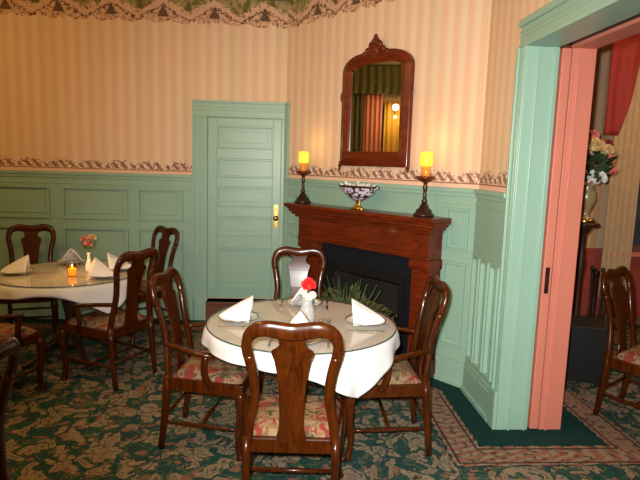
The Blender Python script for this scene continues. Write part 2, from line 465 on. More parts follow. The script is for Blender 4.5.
# far wall: door casing left edge at s=LF-(.97)
sd0=LF-.799; sd1=LF-.047                         # door slab
cas0=sd0-.165
ROWS=[(.30,.98),(1.07,1.40)]
wainscot('trim_1',F0,dF,0,cas0,[(.10,.92),(1.05,1.83),(1.96,2.62),(2.72,cas0-.10)],ROWS)
base('baseboard_far',F0,dF,0,cas0,.2)
wainscot('trim_2',Bp,dC,0.066,.52,[(.12,.45)],ROWS,cap=(.0,0))
wainscot('trim_3',Bp,dC,2.0,LC,[(2.06,LC-.05)],ROWS)
m=MB(); m.box(.52,2.0,-.01,0,1.0,1.53); m.box(.52,2.0,-.05,0,1.525,1.557); m.box(.52,2.0,-.036,0,1.493,1.525)
struct(frame(m.build('trim_4',TEAL,bevel=.003),Bp,dC))
base('baseboard_chimney',Bp,dC,2.05,LC,.2)
cR=sJ-.105                                        # outer edge of the doorway casing
w_=cR
wainscot('trim_5',Cp,dR,0.03,cR,[(.07,cR*.34),(cR*.40,cR*.64),(cR*.70,cR-.035)],[(.27,1.06)])
base('baseboard_right',Cp,dR,0.05,cR,.2)
# wainscot on the walls behind the camera
wainscot('trim_6',L0,dL,0,LW-2.4,[(.1+1.05*i,1.0+1.05*i) for i in range(5)],ROWS)
base('baseboard_left',L0,dL,0,LW-.02,.2)
wainscot('trim_7',N0,dN,0,N0.x-F0.x,[(.1+1.1*i,1.0+1.1*i) for i in range(5)],ROWS)
base('baseboard_near',N0,dN,0,N0.x-F0.x,.2)
wainscot('trim_8',Cp,dR,OPN+.14,RL,[(OPN+.25+1.0*i,OPN+1.1+1.0*i) for i in range(2)],ROWS)

# ------------------------------------------------------------------ panelled door on far wall
def door():
    m=MB(); y0=-.020
    m.box(sd0,sd1,y0,-.001,.250,2.150)
    W_=sd1-sd0; st=.085
    zr=[(.36,.80),(.92,1.135),(1.235,1.45),(1.545,1.74),(1.845,2.075)]
    zs=[.250]+[z for r in zr for z in r]+[2.150]
    for i in range(0,len(zs),2): m.box(sd0+st,sd1-st,y0-.016,y0,zs[i],zs[i+1])
    m.box(sd0,sd0+st,y0-.016,y0,.25,2.15); m.box(sd1-st,sd1,y0-.016,y0,.25,2.15)
    for (a,b) in zr: panel(m,sd0+st,sd1-st,a,b,y0+.004)
    o=struct(frame(m.build('door_1',TEAL,bevel=.003),F0,dF))
    k=MB(); k.box(sd1-.066,sd1-.016,-.041,-.035,1.02,1.27); k.box(sd1-.058,sd1-.024,-.044,-.035,1.03,1.26)
    pl=k.build('lock_plate',BRASS,o,bevel=.003)
    kn=MB()
    prof=[(.001,-.075),(.016,-.073),(.027,-.062),(.030,-.050),(.024,-.038),(.012,-.030),(.010,-.008),(.018,-.004),(.018,0)]
    vs=MB().lathe(prof,16)
    R=Matrix.Rotation(-PI/2,4,'X')
    vs.v=[tuple(Vector((v[0],v[2],v[1]))) for v in vs.v]; vs.f=[f[::-1] for f in vs.f]
    for z in (1.13,):
        q=MB(); q.v=[(a+sd1-.041,b-.042,c+z) for a,b,c in vs.v]; q.f=vs.f; q.uv=vs.uv; q.mi=vs.mi; q.sm=vs.sm
        q.build('door_knob',BRASS,o)
    q=MB(); q.lathe([(.0001,0),(.009,.0),(.009,.012),(.0001,.012)],12)
    q.v=[(a+sd1-.041,-.044-c,b+1.225) for a,b,c in q.v]; q.build('thumb_turn',BRASS,o)
    return o
door()
def fluted(m,x0,x1,z0,z1,y0=-.03,n=3,horizontal=False):
    """flat casing with raised beads along its length"""
    if not horizontal:
        m.box(x0,x1,y0,-.001,z0,z1)
        for q,wd,dp in ((0,.022,.018),(.42,.016,.006),(.60,.016,.006),(1,.016,.010)):
            xx=x0+(x1-x0)*q-(wd if q==1 else 0); m.box(xx,xx+wd,y0-dp,y0,z0,z1)
    else:
        m.box(x0,x1,y0,-.001,z0,z1)
        for q,wd,dp in ((0,.016,.010),(.38,.014,.006),(.58,.014,.006),(1,.024,.018)):
            zz=z0+(z1-z0)*q-(wd if q==1 else 0); m.box(x0,x1,y0-dp,y0,zz,zz+wd)
m=MB(); fluted(m,cas0,sd0-.012,0,2.16,-.034); fluted(m,cas0,LF-.002,2.16,2.325,-.034,horizontal=True)
m.box(sd0-.014,sd0+.002,-.006,-.001,.25,2.165); m.box(sd0,sd1+.008,-.006,-.001,2.148,2.162); m.box(sd1+.006,LF-.004,-.034,-.001,0,2.16)

m.box(cas0-.008,cas0+.16,-.052,-.001,0,.24)
struct(frame(m.build('trim_9',TEAL,bevel=.003),F0,dF))
m=MB(); m.box(sd0-.01,sd1+.005,-.16,-.001,0.0,.235); m.box(sd0-.01,sd1+.005,-.175,-.001,.205,.235)
m2=MB(); m2.box(.0,.065,-.034,-.001,0,2.325); m2.box(.0,.075,-.045,-.001,2.30,2.325); struct(frame(m2.build('trim_14',TEAL,bevel=.003),Bp,dC))
o=frame(m.build('door_step',STEPW,bevel=.006),F0,dF); tag(o,'dark brown wooden step below the closed sage green panelled door','step')

# ------------------------------------------------------------------ doorway on the right
m=MB()
cw=.125
def casing(x0,x1,z0,z1,hor=False):
    fluted(m,x0,x1,z0,z1,-.022,horizontal=hor)
casing(cR,sJ-.002,0.0,ZH+.005)
casing(cR-.0,OPN+.125,ZH+.005,ZH+.150,True)
m.box(cR-.004,OPN+.14,-.036,-.001,ZH+.150,ZH+.170)
casing(OPN,OPN+.125,0,ZH+.005)
m.box(cR-.01,sJ-.002,-.052,-.001,0,.26)
struct(frame(m.build('trim_10',TEAL,bevel=.004),Cp,dR))
m=MB()
T1=.185
m.box(sJ-.02,sJ,-.022,T1,0,ZH)                      # teal half of the jamb
m.box(sJ-.004,sJ+.012,.045,.058,0,ZH); m.box(sJ-.004,sJ+.012,.15,.163,0,ZH)
m.box(sJ-.02,OPN,-.03,T1,ZH,ZH+.03)                # head
m.box(OPN,OPN+.02,-.03,T1,0,ZH)
struct(frame(m.build('trim_11',TEAL,bevel=.003),Cp,dR))
m=MB()
T2=.265
m.box(sJ-.02,sJ,T2,TH+.01,0,ZH); m.box(sJ,sJ+.012,T2+.035,T2+.047,0,ZH)
m.box(sJ-.02,OPN,T2,TH+.01,ZH,ZH+.03); m.box(OPN,OPN+.02,T2,TH+.01,0,ZH)
struct(frame(m.build('trim_12',PINK,bevel=.003),Cp,dR))
m=MB(); m.box(-.9,sJ+.012,T1+.012,T2-.012,.012,ZH-.005)
pd=struct(frame(m.build('door_2',PINK,bevel=.004),Cp,dR))
m=MB(); m.box(sJ+.012,sJ+.016,T1+.024,T1+.052,.93,1.10); m.box(sJ+.016,sJ+.024,T1+.031,T1+.045,.98,1.05)
m.build('edge_latch',BRONZE,pd,bevel=.002)
m=MB(); m.box(sJ-.02,OPN,T1,T2,ZH+.02,ZH+.03); struct(frame(m.build('trim_slot_shade',IRON),Cp,dR))  # near-black strip across the pocket slot; the gap's darkness is put into its colour

# ------------------------------------------------------------------ parlor beyond the doorway
PX0=1.55; PX1=6.4; PY=6.35
m=MB(); m.box(PX0-.2,PX1,0,.1,.80,ZC,0); m.box(PX0-.2,PX1,-.01,.1,0,.80,1); m.box(PX0-.2,PX1,-.03,0,.78,.82,1)
o=struct(m.build('wall_parlor_far',[PPAPER,REDW])); o.location=(0,PY,0)
m=MB(); m.box(0,.1,-3,PY+.1,0,ZC); o=struct(m.build('wall_parlor_right',PPAPER)); o.location=(PX1,0,0)
m=MB(); m.box(N0.x,PX1,-.1,0,0,ZC); o=struct(m.build('wall_parlor_near',PPAPER)); o.location=(0,N0.y,0)
# window
m=MB()
wx0,wx1,wz0,wz1=3.43,4.70,.80,2.75
for a,b,c,d in ((wx0,wx0+.07,wz0,wz1),(wx1-.07,wx1,wz0,wz1),(wx0,wx1,wz0,wz0+.07),(wx0,wx1,wz1-.07,wz1),(wx0,wx1,1.74,1.80),((wx0+wx1)/2-.02,(wx0+wx1)/2+.02,wz0,wz1)):
    m.box(a,b,-.06,-.005,c,d)
o=struct(m.build('window_1',BROWNP,bevel=.004)); o.location=(0,PY,0)
m=MB(); m.box(wx0+.06,wx1-.06,-.03,-.012,wz0+.06,wz1-.06); m.build('window_pane',NIGHT,o)
m=MB(); m.box(wx0-.06,wx1+.06,-.13,-.005,wz0-.05,wz0); m.build('window_sill',PINK,o,bevel=.004)
def drape(name,x0,x1,z0,z1,y,mat,label,cat,folds=6,amp=.03,bottom=None,top=None,group=None,P=None,d=None):
    m=MB(); nx=folds*8; nz=14; vs=[]
    for j in range(nz+1):
        for i in range(nx+1):
            u=i/nx; w=j/nz
            b=z0 if bottom is None else bottom(u)
            vs.append((x0+(x1-x0)*u, y-amp*(1+math.sin(u*folds*2*PI+.6*math.sin(w*4)))*(.6+.4*(1-w)), b+(z1-b)*w))
    fs=[(j*(nx+1)+i,j*(nx+1)+i+1,(j+1)*(nx+1)+i+1,(j+1)*(nx+1)+i) for j in range(nz) for i in range(nx)]
    m.add(vs,fs); o=m.build(name,mat,solid=.006)
    return tag(o,label,cat,group)
o=drape('window_drape',3.28,3.62,.25,3.05,PY-.10,DRAPEB,'beige floor-length drape at left of the dark parlor window','drape',5,.035)
o=drape('window_valance',3.10,4.9,2.1,3.2,PY-.22,DRAPER,'deep red swag valance hanging over the parlor window','valance',9,.03,
        bottom=lambda u: 2.12+.80*min(1,max(0,(u-.10)/.09))-.25*math.sin(max(0,u-.19)*PI*2.4)**2)

# ------------------------------------------------------------------ fireplace
fp=thing('fireplace','red mahogany mantelpiece fireplace with dark slate surround set in the angled wall','fireplace',(Bp.x,Bp.y,0),RZ(dC))
ZS=1.325
s0,s1=.475,2.035
m=MB(); m.box(s0-.115,s1+.095,-.30,-.052,ZS-.035,ZS); m.box(s0-.095,s1+.095,-.28,-.052,ZS-.055,ZS-.035); m.build('mantel_shelf',MAHO,fp,bevel=.008)
m=MB()
for k,(dx,dz) in enumerate(((.075,.055),(.055,.080),(.030,.105))): m.box(s0-dx,s1+dx,-.20-dx,-.052,ZS-dz-.025,ZS-dz)
m.build('cornice',MAHO,fp,bevel=.010)
m=MB(); m.box(s0,s1,-.20,-.012,1.0,ZS-.125); m.box(s0+.10,s1-.10,-.208,-.20,1.04,1.17); m.build('frieze',MAHO,fp,bevel=.006)
m=MB(); m.box(s0+.0,s1-.0,-.215,-.012,.985,1.005); m.build('frieze_molding',MAHO,fp,bevel=.006)
for a,b in ((s0,.735),(1.855,s1)):
    m=MB(); m.box(a,b,-.17,-.012,.16,.985); m.box(a+.03,b-.03,-.182,-.17,.24,.86)
    m.box(a-.012,b+.012,-.195,-.012,.90,.985)
    p=m.build('pilaster',MAHO,fp,bevel=.006)
    q=MB(); q.box(a-.02,b+.02,-.20,-.012,0,.16); q.build('plinth',MAHO,p,bevel=.006)
m=MB(); m.box(.735,1.855,-.13,-.01,.80,.985); m.box(.735,.86,-.13,-.01,0,.80); m.box(1.76,1.855,-.13,-.01,0,.80)
m.build('slate_surround',SLATE,fp,bevel=.003)
m=MB()
arc=[(.86,.0),(.86,.80),(1.76,.80),(1.76,0)]
m.box(.86,1.76,-.145,-.115,.735,.80); m.box(.86,.91,-.145,-.115,0,.735); m.box(1.71,1.76,-.145,-.115,0,.735)
m.box(.90,1.72,-.155,-.145,.745,.757)
for i in range(16): # cast tracery
    x=.93+i*.052; m.box(x,x+.012,-.150,-.140,.757,.795)
m.build('iron_frame',IRON,fp,bevel=.003)
m=MB(); 
m.box(.86,1.76,.34,.36,0,.9); m.box(.84,.862,-.12,.36,0,.9); m.box(1.758,1.78,-.12,.36,0,.9); m.box(.84,1.78,-.12,.36,.80,.9); m.box(.84,1.78,-.12,.36,.0,.02)
m.build('firebox',SOOT,fp)
m=MB(); m.box(s0-.05,s1+.05,-.55,-.13,0,.025); m.build('hearth_slab',SLATE,fp,bevel=.004)
m=MB()
for i in range(9):
    x=1.03+i*.07; m.tube([(x,.0,.14),(x,-.02,.12),(x,.22,.12)],.008,6,ref=(1,0,0))
for y in (.0,.2): m.tube([(1.0,y,.112),(1.62,y,.112)],.009,6)
for x in (1.02,1.60):
    for y in (0,.2): m.tube([(x,y,.02),(x,y,.115)],.010,6,ref=(1,0,0))
m.build('log_grate',IRON,fp)
def wl(s,off,z): return w2(Bp,dC,s,off,z)
rzC=RZ(dC)
def log(s,off,z,L,r,rot,label):
    m=MB(); n=9; pts=[(-L/2+L*i/(n-1),.010*math.sin(i*1.7),.008*math.cos(i*2.1)) for i in range(n)]
    m.tube(pts,[(r*(1+.08*math.sin(i*2.3)),r*(1+.06*math.cos(i*1.9))) for i in range(n)],12,ref=(0,0,1))
    o=m.build('firewood_log',BARK); o.location=wl(s,off,z); o.rotation_euler.z=rzC+rot
    return tag(o,label,'log','logs in the fireplace')
log(1.27,-.06,.182,.52,.050,0,'brown firewood log lying lowest at the front of the dark grate')
log(1.34,-.175,.182,.46,.050,0,'brown firewood log lying behind the front log in the grate')
log(1.32,-.118,.274,.48,.046,0,'brown firewood log lying on top of the two logs in the grate')
for s,lab in ((.97,'black iron andiron with brass ball at left inside the fireplace'),(1.65,'black iron andiron with brass ball at right inside the fireplace')):
    t=thing('andiron',lab,'andiron',wl(s,.05,.026 if False else .025),rzC,'fireplace andirons')
    m=MB(); m.tube([(0,0,.06),(0,0,.36)],[(.012,.012),(.009,.009)],8,ref=(1,0,0)); m.tube([(-.07,0,0.008),(-.05,0,.05),(0,0,.075),(.05,0,.05),(.07,0,0.008)],.010,8); m.build('post',IRON,t)
    m=MB(); m.lathe([(.0001,.34),(.012,.345),(.016,.355),(.030,.375),(.034,.395),(.028,.415),(.012,.43),(.008,.44),(.0001,.445)],14); m.build('brass_ball',BRASS,t)

# dried greenery in a basket on the hearth
def leafy(m,n,c,r,h,lsz,seed,mi=0,up=.6,squash=1):
    rnd=random.Random(seed)
    for i in range(n):
        th=rnd.uniform(0,2*PI); rr=r*math.sqrt(rnd.random()); 
        p=Vector((c[0]+rr*math.cos(th),c[1]+rr*math.sin(th)*squash,c[2]+h*rnd.random()*(1-.5*rr/r)))
        d=Vector((math.cos(th),math.sin(th)*squash,up+rnd.uniform(-.4,.8))).normalized()
        sd=d.cross(Vector((rnd.uniform(-1,1),rnd.uniform(-1,1),1))).normalized(); l=lsz*rnd.uniform(.6,1.3); w=l*.28
        up_=sd.cross(d)*l*.12
        m.add([p,p+d*l*.5+sd*w+up_,p+d*l,p+d*l*.5-sd*w+up_,p+d*l*.5-up_],[(0,1,4),(1,2,4),(2,3,4),(3,0,4)],None,mi,True)
t=thing('greenery_basket','basket of dried olive green foliage standing on the fireplace hearth','plant',wl(1.33,.34,.027),rzC)
m=MB(); m.lathe([(.0001,0),(.15,0),(.19,.20),(.20,.22),(.185,.22),(.15,.05),(.0001,.04)],20); m.build('basket',DARKW,t)
m=MB(); leafy(m,420,(0,0,.27),.46,.38,.075,3,squash=.38); m.build('foliage',LEAF,t)
m=MB()
for i in range(26):
    th=i*2.4; r=.05+.014*i
    m.tube([(0.02*math.cos(th),.02*math.sin(th),.1),(r*.5*math.cos(th),r*.25*math.sin(th),.4),(r*math.cos(th),r*.42*math.sin(th),.66+.05*math.sin(i*3.))],.003,5,ref=(.3,.2,1))
m.build('stem_cluster',STEMG,t)

# ------------------------------------------------------------------ mirror over the mantel
mr=thing('wall_mirror','tall red mahogany framed mirror with carved crest hanging above the mantel','mirror',w2(Bp,dC,1.262,.02,1.70),rzC)
mr.rotation_euler.x=math.radians(0)
hw=.395
def mir_out(w,zb,zs,zt,n=14):
    """closed outline: bottom, right side, arched top, left side (clockwise from bottom left)"""
    R=[(w,zb),(w,zs)]
    for i in range(1,n+1):
        a=i/n*PI/2
        R.append((w*max(0,math.cos(a))**.62,zs+(zt-zs)*math.sin(a)**1.0))
    return R
inn=mir_out(.295,.13,.82,.885); out=mir_out(hw,.0,.83,.985)
def ring(m,inn,out,y0,y1):
    full=lambda R:[(-x,z) for x,z in R[:-1]]+[R[-1]]+R[:-1][::-1]
    I=full(inn);O=full(out);n=len(I)
    vs=[(x,y0,z) for x,z in I]+[(x,y0,z) for x,z in O]+[((a+c)/2,y0-.018,(b+d)/2) for (a,b),(c,d) in zip(I,O)]+[(x,y1,z) for x,z in I]+[(x,y1,z) for x,z in O]
    fs=[]
    for i in range(n):
        j=(i+1)%n
        fs+=[(i,j,2*n+j,2*n+i),(2*n+i,2*n+j,n+j,n+i),(j,i,3*n+i,3*n+j),(n+i,n+j,4*n+j,4*n+i)]
    m.add(vs,fs,None,0,False)
m=MB(); ring(m,inn,out,-.03,.012); m.build('frame',MAHO,mr,bevel=.004)
I=[(-x,z) for x,z in inn[:-1]]+[inn[-1]]+inn[:-1][::-1]
I=[(x*1.02,z+(.006 if z>.5 else -.006)) for x,z in I]
m=MB(); m.prism(I,-.012,.006); mg=m.build('mirror_glass',MIRROR,mr)
m=MB()
rn=random.Random(5)
def blob(m,c,r,n=8,k=5):
    prof=[(max(1e-4,math.sin(PI*i/k))*r,-math.cos(PI*i/k)*r) for i in range(k+1)]
    b=MB().lathe(prof,n); m.add([(c[0]+a,c[1]+bb*.6,c[2]+cc) for a,bb,cc in b.v],b.f)
for x,z,r in ((0,.985,.07),(0,1.055,.045),(-.045,1.03,.035),(.045,1.03,.035),(0,1.10,.022),(-.085,.985,.035),(.085,.985,.035),(-.13,.965,.025),(.13,.965,.025),(-.17,.95,.018),(.17,.95,.018)):
    blob(m,(x,-.035,z),r)
for i in range(12):
    a=i*PI/6; blob(m,(.055*math.cos(a),-.055,1.0+.055*math.sin(a)),.016,6,4)
m.build('carved_crest',MAHO,mr)
m=MB()
for sx in (-1,1):
    for zc in (.62,.0):
        m=MB()
        for z,r in ((0,.022),(-.028,.016),(.028,.016)): blob(m,(sx*(hw+.006),-.02,zc+z),r)
        m.build('carved_rosette',MAHO,mr)

# ------------------------------------------------------------------ mantel ornaments
def candlestick(s,label):
    t=thing('candlestick',label,'candlestick',wl(s,.175,ZS+.001),0,'candlesticks on the mantel')
    m=MB(); m.lathe([(.0001,0),(.080,0),(.082,.018),(.066,.03),(.060,.052),(.040,.066),(.032,.09),(.018,.10),(.0001,.102)],8); m.build('base',BRONZE,t)
    m=MB(); m.lathe([(.0001,.09),(.017,.095),(.024,.12),(.014,.14),(.013,.20),(.020,.225),(.014,.245),(.018,.27),(.0001,.275)],12); m.build('stem',BRONZE,t)
    m=MB(); m.lathe([(.0001,.262),(.02,.264),(.066,.292),(.072,.312),(.062,.312),(.03,.295),(.0001,.29)],16,flute=.06); m.build('drip_pan',MAHO,t)
    m=MB(); m.lathe([(.0001,.29),(.034,.292),(.036,.39),(.0001,.39)],14); m.build('candle',ORANGEGL,t)
    m=MB(); m.lathe([(.0001,.385),(.046,.388),(.050,.40),(.051,.475),(.043,.497),(.0001,.50)],16); m.build('glowing_shade',CREAMWAX,t)
    return t
candlestick(.50,'dark bronze candlestick with lit yellow candle on left end of the mantel')
candlestick(1.95,'dark bronze candlestick with lit yellow candle on right end of the mantel')
t=thing('compote_bowl','wide footed dark bowl with pale painted flowers standing at mid mantel','bowl',wl(1.245,.178,ZS+.001),rzC); t.scale=(1,.5,1)
m=MB(); m.lathe([(.0001,0),(.075,0),(.075,.012),(.03,.028),(.022,.06),(.035,.075),(.0001,.078)],20); m.build('gold_foot',BRASS,t)
m=MB(); m.lathe([(.0001,.072),(.04,.075),(.11,.105),(.17,.145),(.205,.19),(.215,.20),(.205,.20),(.165,.155),(.10,.115),(.0001,.09)],28); m.build('bowl_body',BOWLM,t)
m=MB(); m.lathe([(.206,.188),(.222,.192),(.222,.207),(.206,.205)],28,ring=True); m.build('dark_rim',BRONZE,t)
t2=m=MB(); leafy(m,80,(0,0,.17),.20,.05,.05,8,up=.3,squash=.45); m.build('dried_petals',WHITEF,t)

# ------------------------------------------------------------------ dining chairs
def yb(z):
    """depth of the back at height z (rake with a soft S)"""
    if z<.46: return -.215-.045*((.46-z)/.46)**1.3
    a=(z-.46)/.56
    return -.215-.035*a-.075*a*a
def bend(p): return Vector((p.x,p.y+yb(p.z),p.z))
def smooth_path(keys,n=24):
    """Catmull-Rom through key points"""
    K=[Vector(k) for k in keys]; K=[2*K[0]-K[1]]+K+[2*K[-1]-K[-2]]; out=[]; segs=len(K)-3
    for i in range(n+1):
        u=i/n*segs; j=min(int(u),segs-1); t=u-j; a,b,c,d=K[j:j+4]
        out.append(.5*((2*b)+(c-a)*t+(2*a-5*b+4*c-d)*t*t+(3*b-a-3*c+d)*t**3))
    return out
def make_chair(arms,name,label):
    t=thing(name,label,'chair')
    # cushion
    m=MB(); nx,ny=12,12; vs=[]
    for lay in (0,1):
        for j in range(ny+1):
            for i in range(nx+1):
                u=-1+2*i/nx; v=-1+2*j/ny
                wd=.205+(.045)*(v+1)/2
                x=u*wd*(1-.06*max(0,abs(v)-.7)/.3*(abs(u)>.5)); y=.02+v*.215
                e=min(1,(1-abs(u))*4)**.5*min(1,(1-abs(v))*4)**.5
                z=.432 if lay==0 else .446+.045*e
                vs.append((x,y,z))
    k=(nx+1)*(ny+1); fs=[]
    for j in range(ny):
        for i in range(nx):
            a=j*(nx+1)+i; fs.append((k+a,k+a+1,k+a+nx+2,k+a+nx+1)); fs.append((a+nx+1,a+nx+2,a+1,a))
    for i in range(nx): 
        fs.append((i,i+1,k+i+1,k+i)); a=ny*(nx+1)+i; fs.append((a+1,a,k+a,k+a+1))
    for j in range(ny):
        a=j*(nx+1); b=a+nx+1; fs.append((b,a,k+a,k+b)); a+=nx; b+=nx; fs.append((a,b,k+b,k+a))
    m.add(vs,fs); m.build('seat_cushion',FABRIC,t)
    # seat frame
    m=MB()
    P=[(-.225,-.215),(.225,-.215),(.268,.245),(-.268,.245)]
    for i in range(4):
        a=Vector((*P[i],0)); b=Vector((*P[(i+1)%4],0)); d=(b-a).normalized(); q=Vector((-d.y,d.x,0))*.03
        zs=(.375,.448)
        vs=[p+Vector((0,0,z)) for z in zs for p in (a,b,b+q,a+q)]
        m.add(vs,[(0,1,5,4),(2,3,7,6),(4,5,6,7),(3,2,1,0),(1,2,6,5),(3,0,4,7)],None,0,False)
    m.build('seat_frame',CHAIRW,t,bevel=.006)
    for s in (-1,1):
        # front leg: gentle cabriole with pad foot
        pts=[(s*.245,.222,.40),(s*.252,.236,.34),(s*.250,.232,.25),(s*.242,.220,.14),(s*.243,.222,.06),(s*.248,.232,.02),(s*.248,.234,.0)]
        pts=smooth_path(pts,14); rr=[.027,.030,.031,.029,.026,.023,.021,.019,.018,.018,.018,.019,.022,.027,.027]
        m=MB(); m.tube(pts,[(r,r) for r in rr],10,ref=(0,1,0),squar=.45); m.build('front_leg',CHAIRW,t)
        m=MB(); pts=[(s*.205,yb(z),z) for z in (.46,.36,.24,.12,.0)]; m.tube(pts,[(.020,.024),(.020,.024),(.018,.021),(.017,.019),(.016,.018)],8,squar=.8,ref=(0,1,0)); m.build('rear_leg',CHAIRW,t)
        # stile up to the shoulder
        ks=[(s*.200,0,.43),(s*.193,0,.51),(s*.175,0,.61),(s*.167,0,.70),(s*.177,0,.79),(s*.194,0,.87)]
        pts=[bend(p) for p in smooth_path(ks,16)]
        m=MB(); m.tube(pts,[(.023,.017)]*len(pts),10,squar=.5,ref=(0,1,0)); m.build('back_stile',CHAIRW,t)
    # crest: shoulders and yoke in one rounded bow
    ks=[(-.193,0,.865),(-.199,0,.910),(-.190,0,.955),(-.162,0,.988),(-.112,0,1.000),(-.058,0,.992),(0,0,.984),(.058,0,.992),(.112,0,1.000),(.162,0,.988),(.190,0,.955),(.199,0,.910),(.193,0,.865)]
    pts=[bend(p) for p in smooth_path(ks,48)]; n=len(pts)
    rad=[]
    for i in range(n):
        a=abs(i/(n-1)*2-1); rad.append((.024+.016*max(0,1-a*1.45)**.5,.017))
    m=MB(); m.tube(pts,rad,10,squar=.5,ref=(0,1,0)); m.build('crest_rail',CHAIRW,t)
    # vase splat
    zz=[.43,.47,.50,.56,.64,.72,.79,.845,.872,.890,.903,.918,.945,.99]
    ww=[.070,.066,.058,.056,.058,.063,.070,.080,.090,.094,.074,.058,.060,.084]
    m=MB(); m.strip([(-w,z) for w,z in zip(ww,zz)],[(w,z) for w,z in zip(ww,zz)],-.008,.008,bend); m.build('splat',CHAIRW,t,bevel=.003)
    # stretchers
    for s in (-1,1):
        a=Vector((s*.205,yb(.17),.17)); b=Vector((s*.242,.22,.17)); m=MB()
        pts=[a.lerp(b,i/8) for i in range(9)]; m.tube(pts,[(.008+.005*math.sin(PI*i/8),)*2 for i in range(9)],8,ref=(0,0,1)); m.build('stretcher',CHAIRW,t)
    m=MB(); m.tube([(-.222,-.01,.17),(0,-.01,.17),(.222,-.01,.17)],[(.009,.009),(.013,.013),(.009,.009)],8,ref=(0,0,1)); m.build('stretcher',CHAIRW,t)
    m=MB(); m.tube([(-.205,yb(.2),.20),(0,yb(.2),.20),(.205,yb(.2),.20)],[(.009,.009),(.012,.012),(.009,.009)],8,ref=(0,0,1)); m.build('stretcher',CHAIRW,t)
    if arms:
        for s in (-1,1):
            ks=[(s*.180,yb(.64),.640),(s*.222,-.16,.640),(s*.268,-.07,.636),(s*.280,.0,.624),(s*.272,.05,.618),(s*.262,.075,.604)]
            pts=smooth_path(ks,18); m=MB(); m.tube(pts,[(.017,.014)]*12+[(.020,.015)]*5+[(.017,.013),(.010,.008)],10,squar=.4,ref=(0,0,1)); m.build('armrest',CHAIRW,t)
            ks=[(s*.250,.06,.42),(s*.262,.03,.48),(s*.272,.025,.54),(s*.275,.035,.615)]
            pts=smooth_path(ks,12); m=MB(); m.tube(pts,[(.016,.020)]*13,8,squar=.4,ref=(0,1,0)); m.build('arm_support',CHAIRW,t)
    return t
def rzf(f): return math.atan2(f[1],f[0])-PI/2
TX,TY=-.095,3.18; LTX,LTY=-2.08,4.41
side=make_chair(False,'dining_chair','')
arm=make_chair(True,'dining_armchair','')
G='mahogany dining chairs'
def put(src,first,x,y,f,label):
    o=src if first else copy_tree(src)
    return place(o,(x,y,.003),rzf(f),label,G)
put(side,True,-.105,2.545,(0.0,1),'vase-back mahogany chair with its back to the viewer at the front table')
put(side,False,-.165,4.02,(.0,-1),'mahogany chair behind the front table, facing the viewer before the fireplace')
put(arm,True,.42,3.215,(-1,-.05),'mahogany armchair pulled up to right side of the front table')
put(arm,False,-.63,3.19,(1,-.10),'mahogany armchair pulled up to left side of the front table')
put(side,False,-2.75,4.99,(.35,-1),'mahogany chair behind the left table, its back against the wainscot')
put(arm,False,-1.625,4.10,(-.90,.43),'mahogany armchair at right side of the left table, turned toward the table')
put(side,False,-1.755,5.18,(-.65,-.76),'mahogany chair beside the green door casing, angled to the left table')
put(arm,False,-2.31,3.62,(.30,.95),'mahogany armchair cut off at left edge, at near side of the left table')
put(side,False,-1.475,1.82,(-1,.10),'mahogany chair nearest the viewer in the bottom left corner')
put(side,False,2.315,3.56,(.62,-.78),'mahogany chair seen through the doorway in the parlor')

# ------------------------------------------------------------------ tables, cloths, glass tops
RT=.560; ZT=.742
def table(x,y,label):
    t=thing('dining_table',label,'table',(x,y,.003),0,'round dining tables')
    m=MB(); m.lathe([(.0001,ZT-.03),(RT-.012,ZT-.03),(RT-.004,ZT-.02),(RT-.004,ZT-.006),(RT-.01,ZT-.001),(.0001,ZT-.001)],48); m.build('tabletop',DARKW,t)
    m=MB(); m.lathe([(.0001,.10),(.07,.10),(.085,.16),(.05,.22),(.045,.40),(.07,.50),(.05,.58),(.06,.68),(.16,.70),(.16,.712),(.0001,.712)],20); m.build('pedestal',DARKW,t)
    for k in range(4):
        a=k*PI/2+PI/4; c,s_=math.cos(a),math.sin(a)
        ks=[(c*.05,s_*.05,.20),(c*.16,s_*.16,.17),(c*.28,s_*.28,.07),(c*.36,s_*.36,.03),(c*.39,s_*.39,.022)]
        m=MB(); m.tube(smooth_path(ks,12),[(.030-.0005*i,.028-.0006*i) for i in range(13)],8,ref=(0,0,1)); m.build('pedestal_foot',DARKW,t)
    return t
def cloth(x,y,half,rot,label,seed,th0=0,short=.10,lng=.19):
    m=MB(); N=72; vs=[]; rn=random.Random(seed); ph=rn.uniform(0,6)
    for j in range(N+1):
        for i in range(N+1):
            u=-half+2*half*i/N; v=-half+2*half*j/N; r=math.hypot(u,v); th=math.atan2(v,u)
            dth=(th+rot-th0+PI)%(2*PI)-PI; mx=short+lng*math.exp(-(dth/.55)**2)
            if r>RT+.05: r=RT+.05+mx*math.tanh((r-RT-.05)/mx)
            if r<=RT+.008: rr=r; z=0
            else:
                dz=r-(RT+.008); k=min(1,dz/.20)
                rr=RT+.008+.012*min(1,dz/.03)+.030*k*(math.sin(th*11+ph)+.5*math.sin(th*19+ph*2))*.5+.02*k; z=-dz*.97
            vs.append((rr*math.cos(th+rot),rr*math.sin(th+rot),z))
    fs=[(j*(N+1)+i,j*(N+1)+i+1,(j+1)*(N+1)+i+1,(j+1)*(N+1)+i) for j in range(N) for i in range(N)]
    m.add(vs,fs); o=m.build('tablecloth',CLOTH,loc=(x,y,ZT+.006),solid=.002)
    return tag(o,label,'tablecloth','white tablecloths')
ZG=ZT+.008
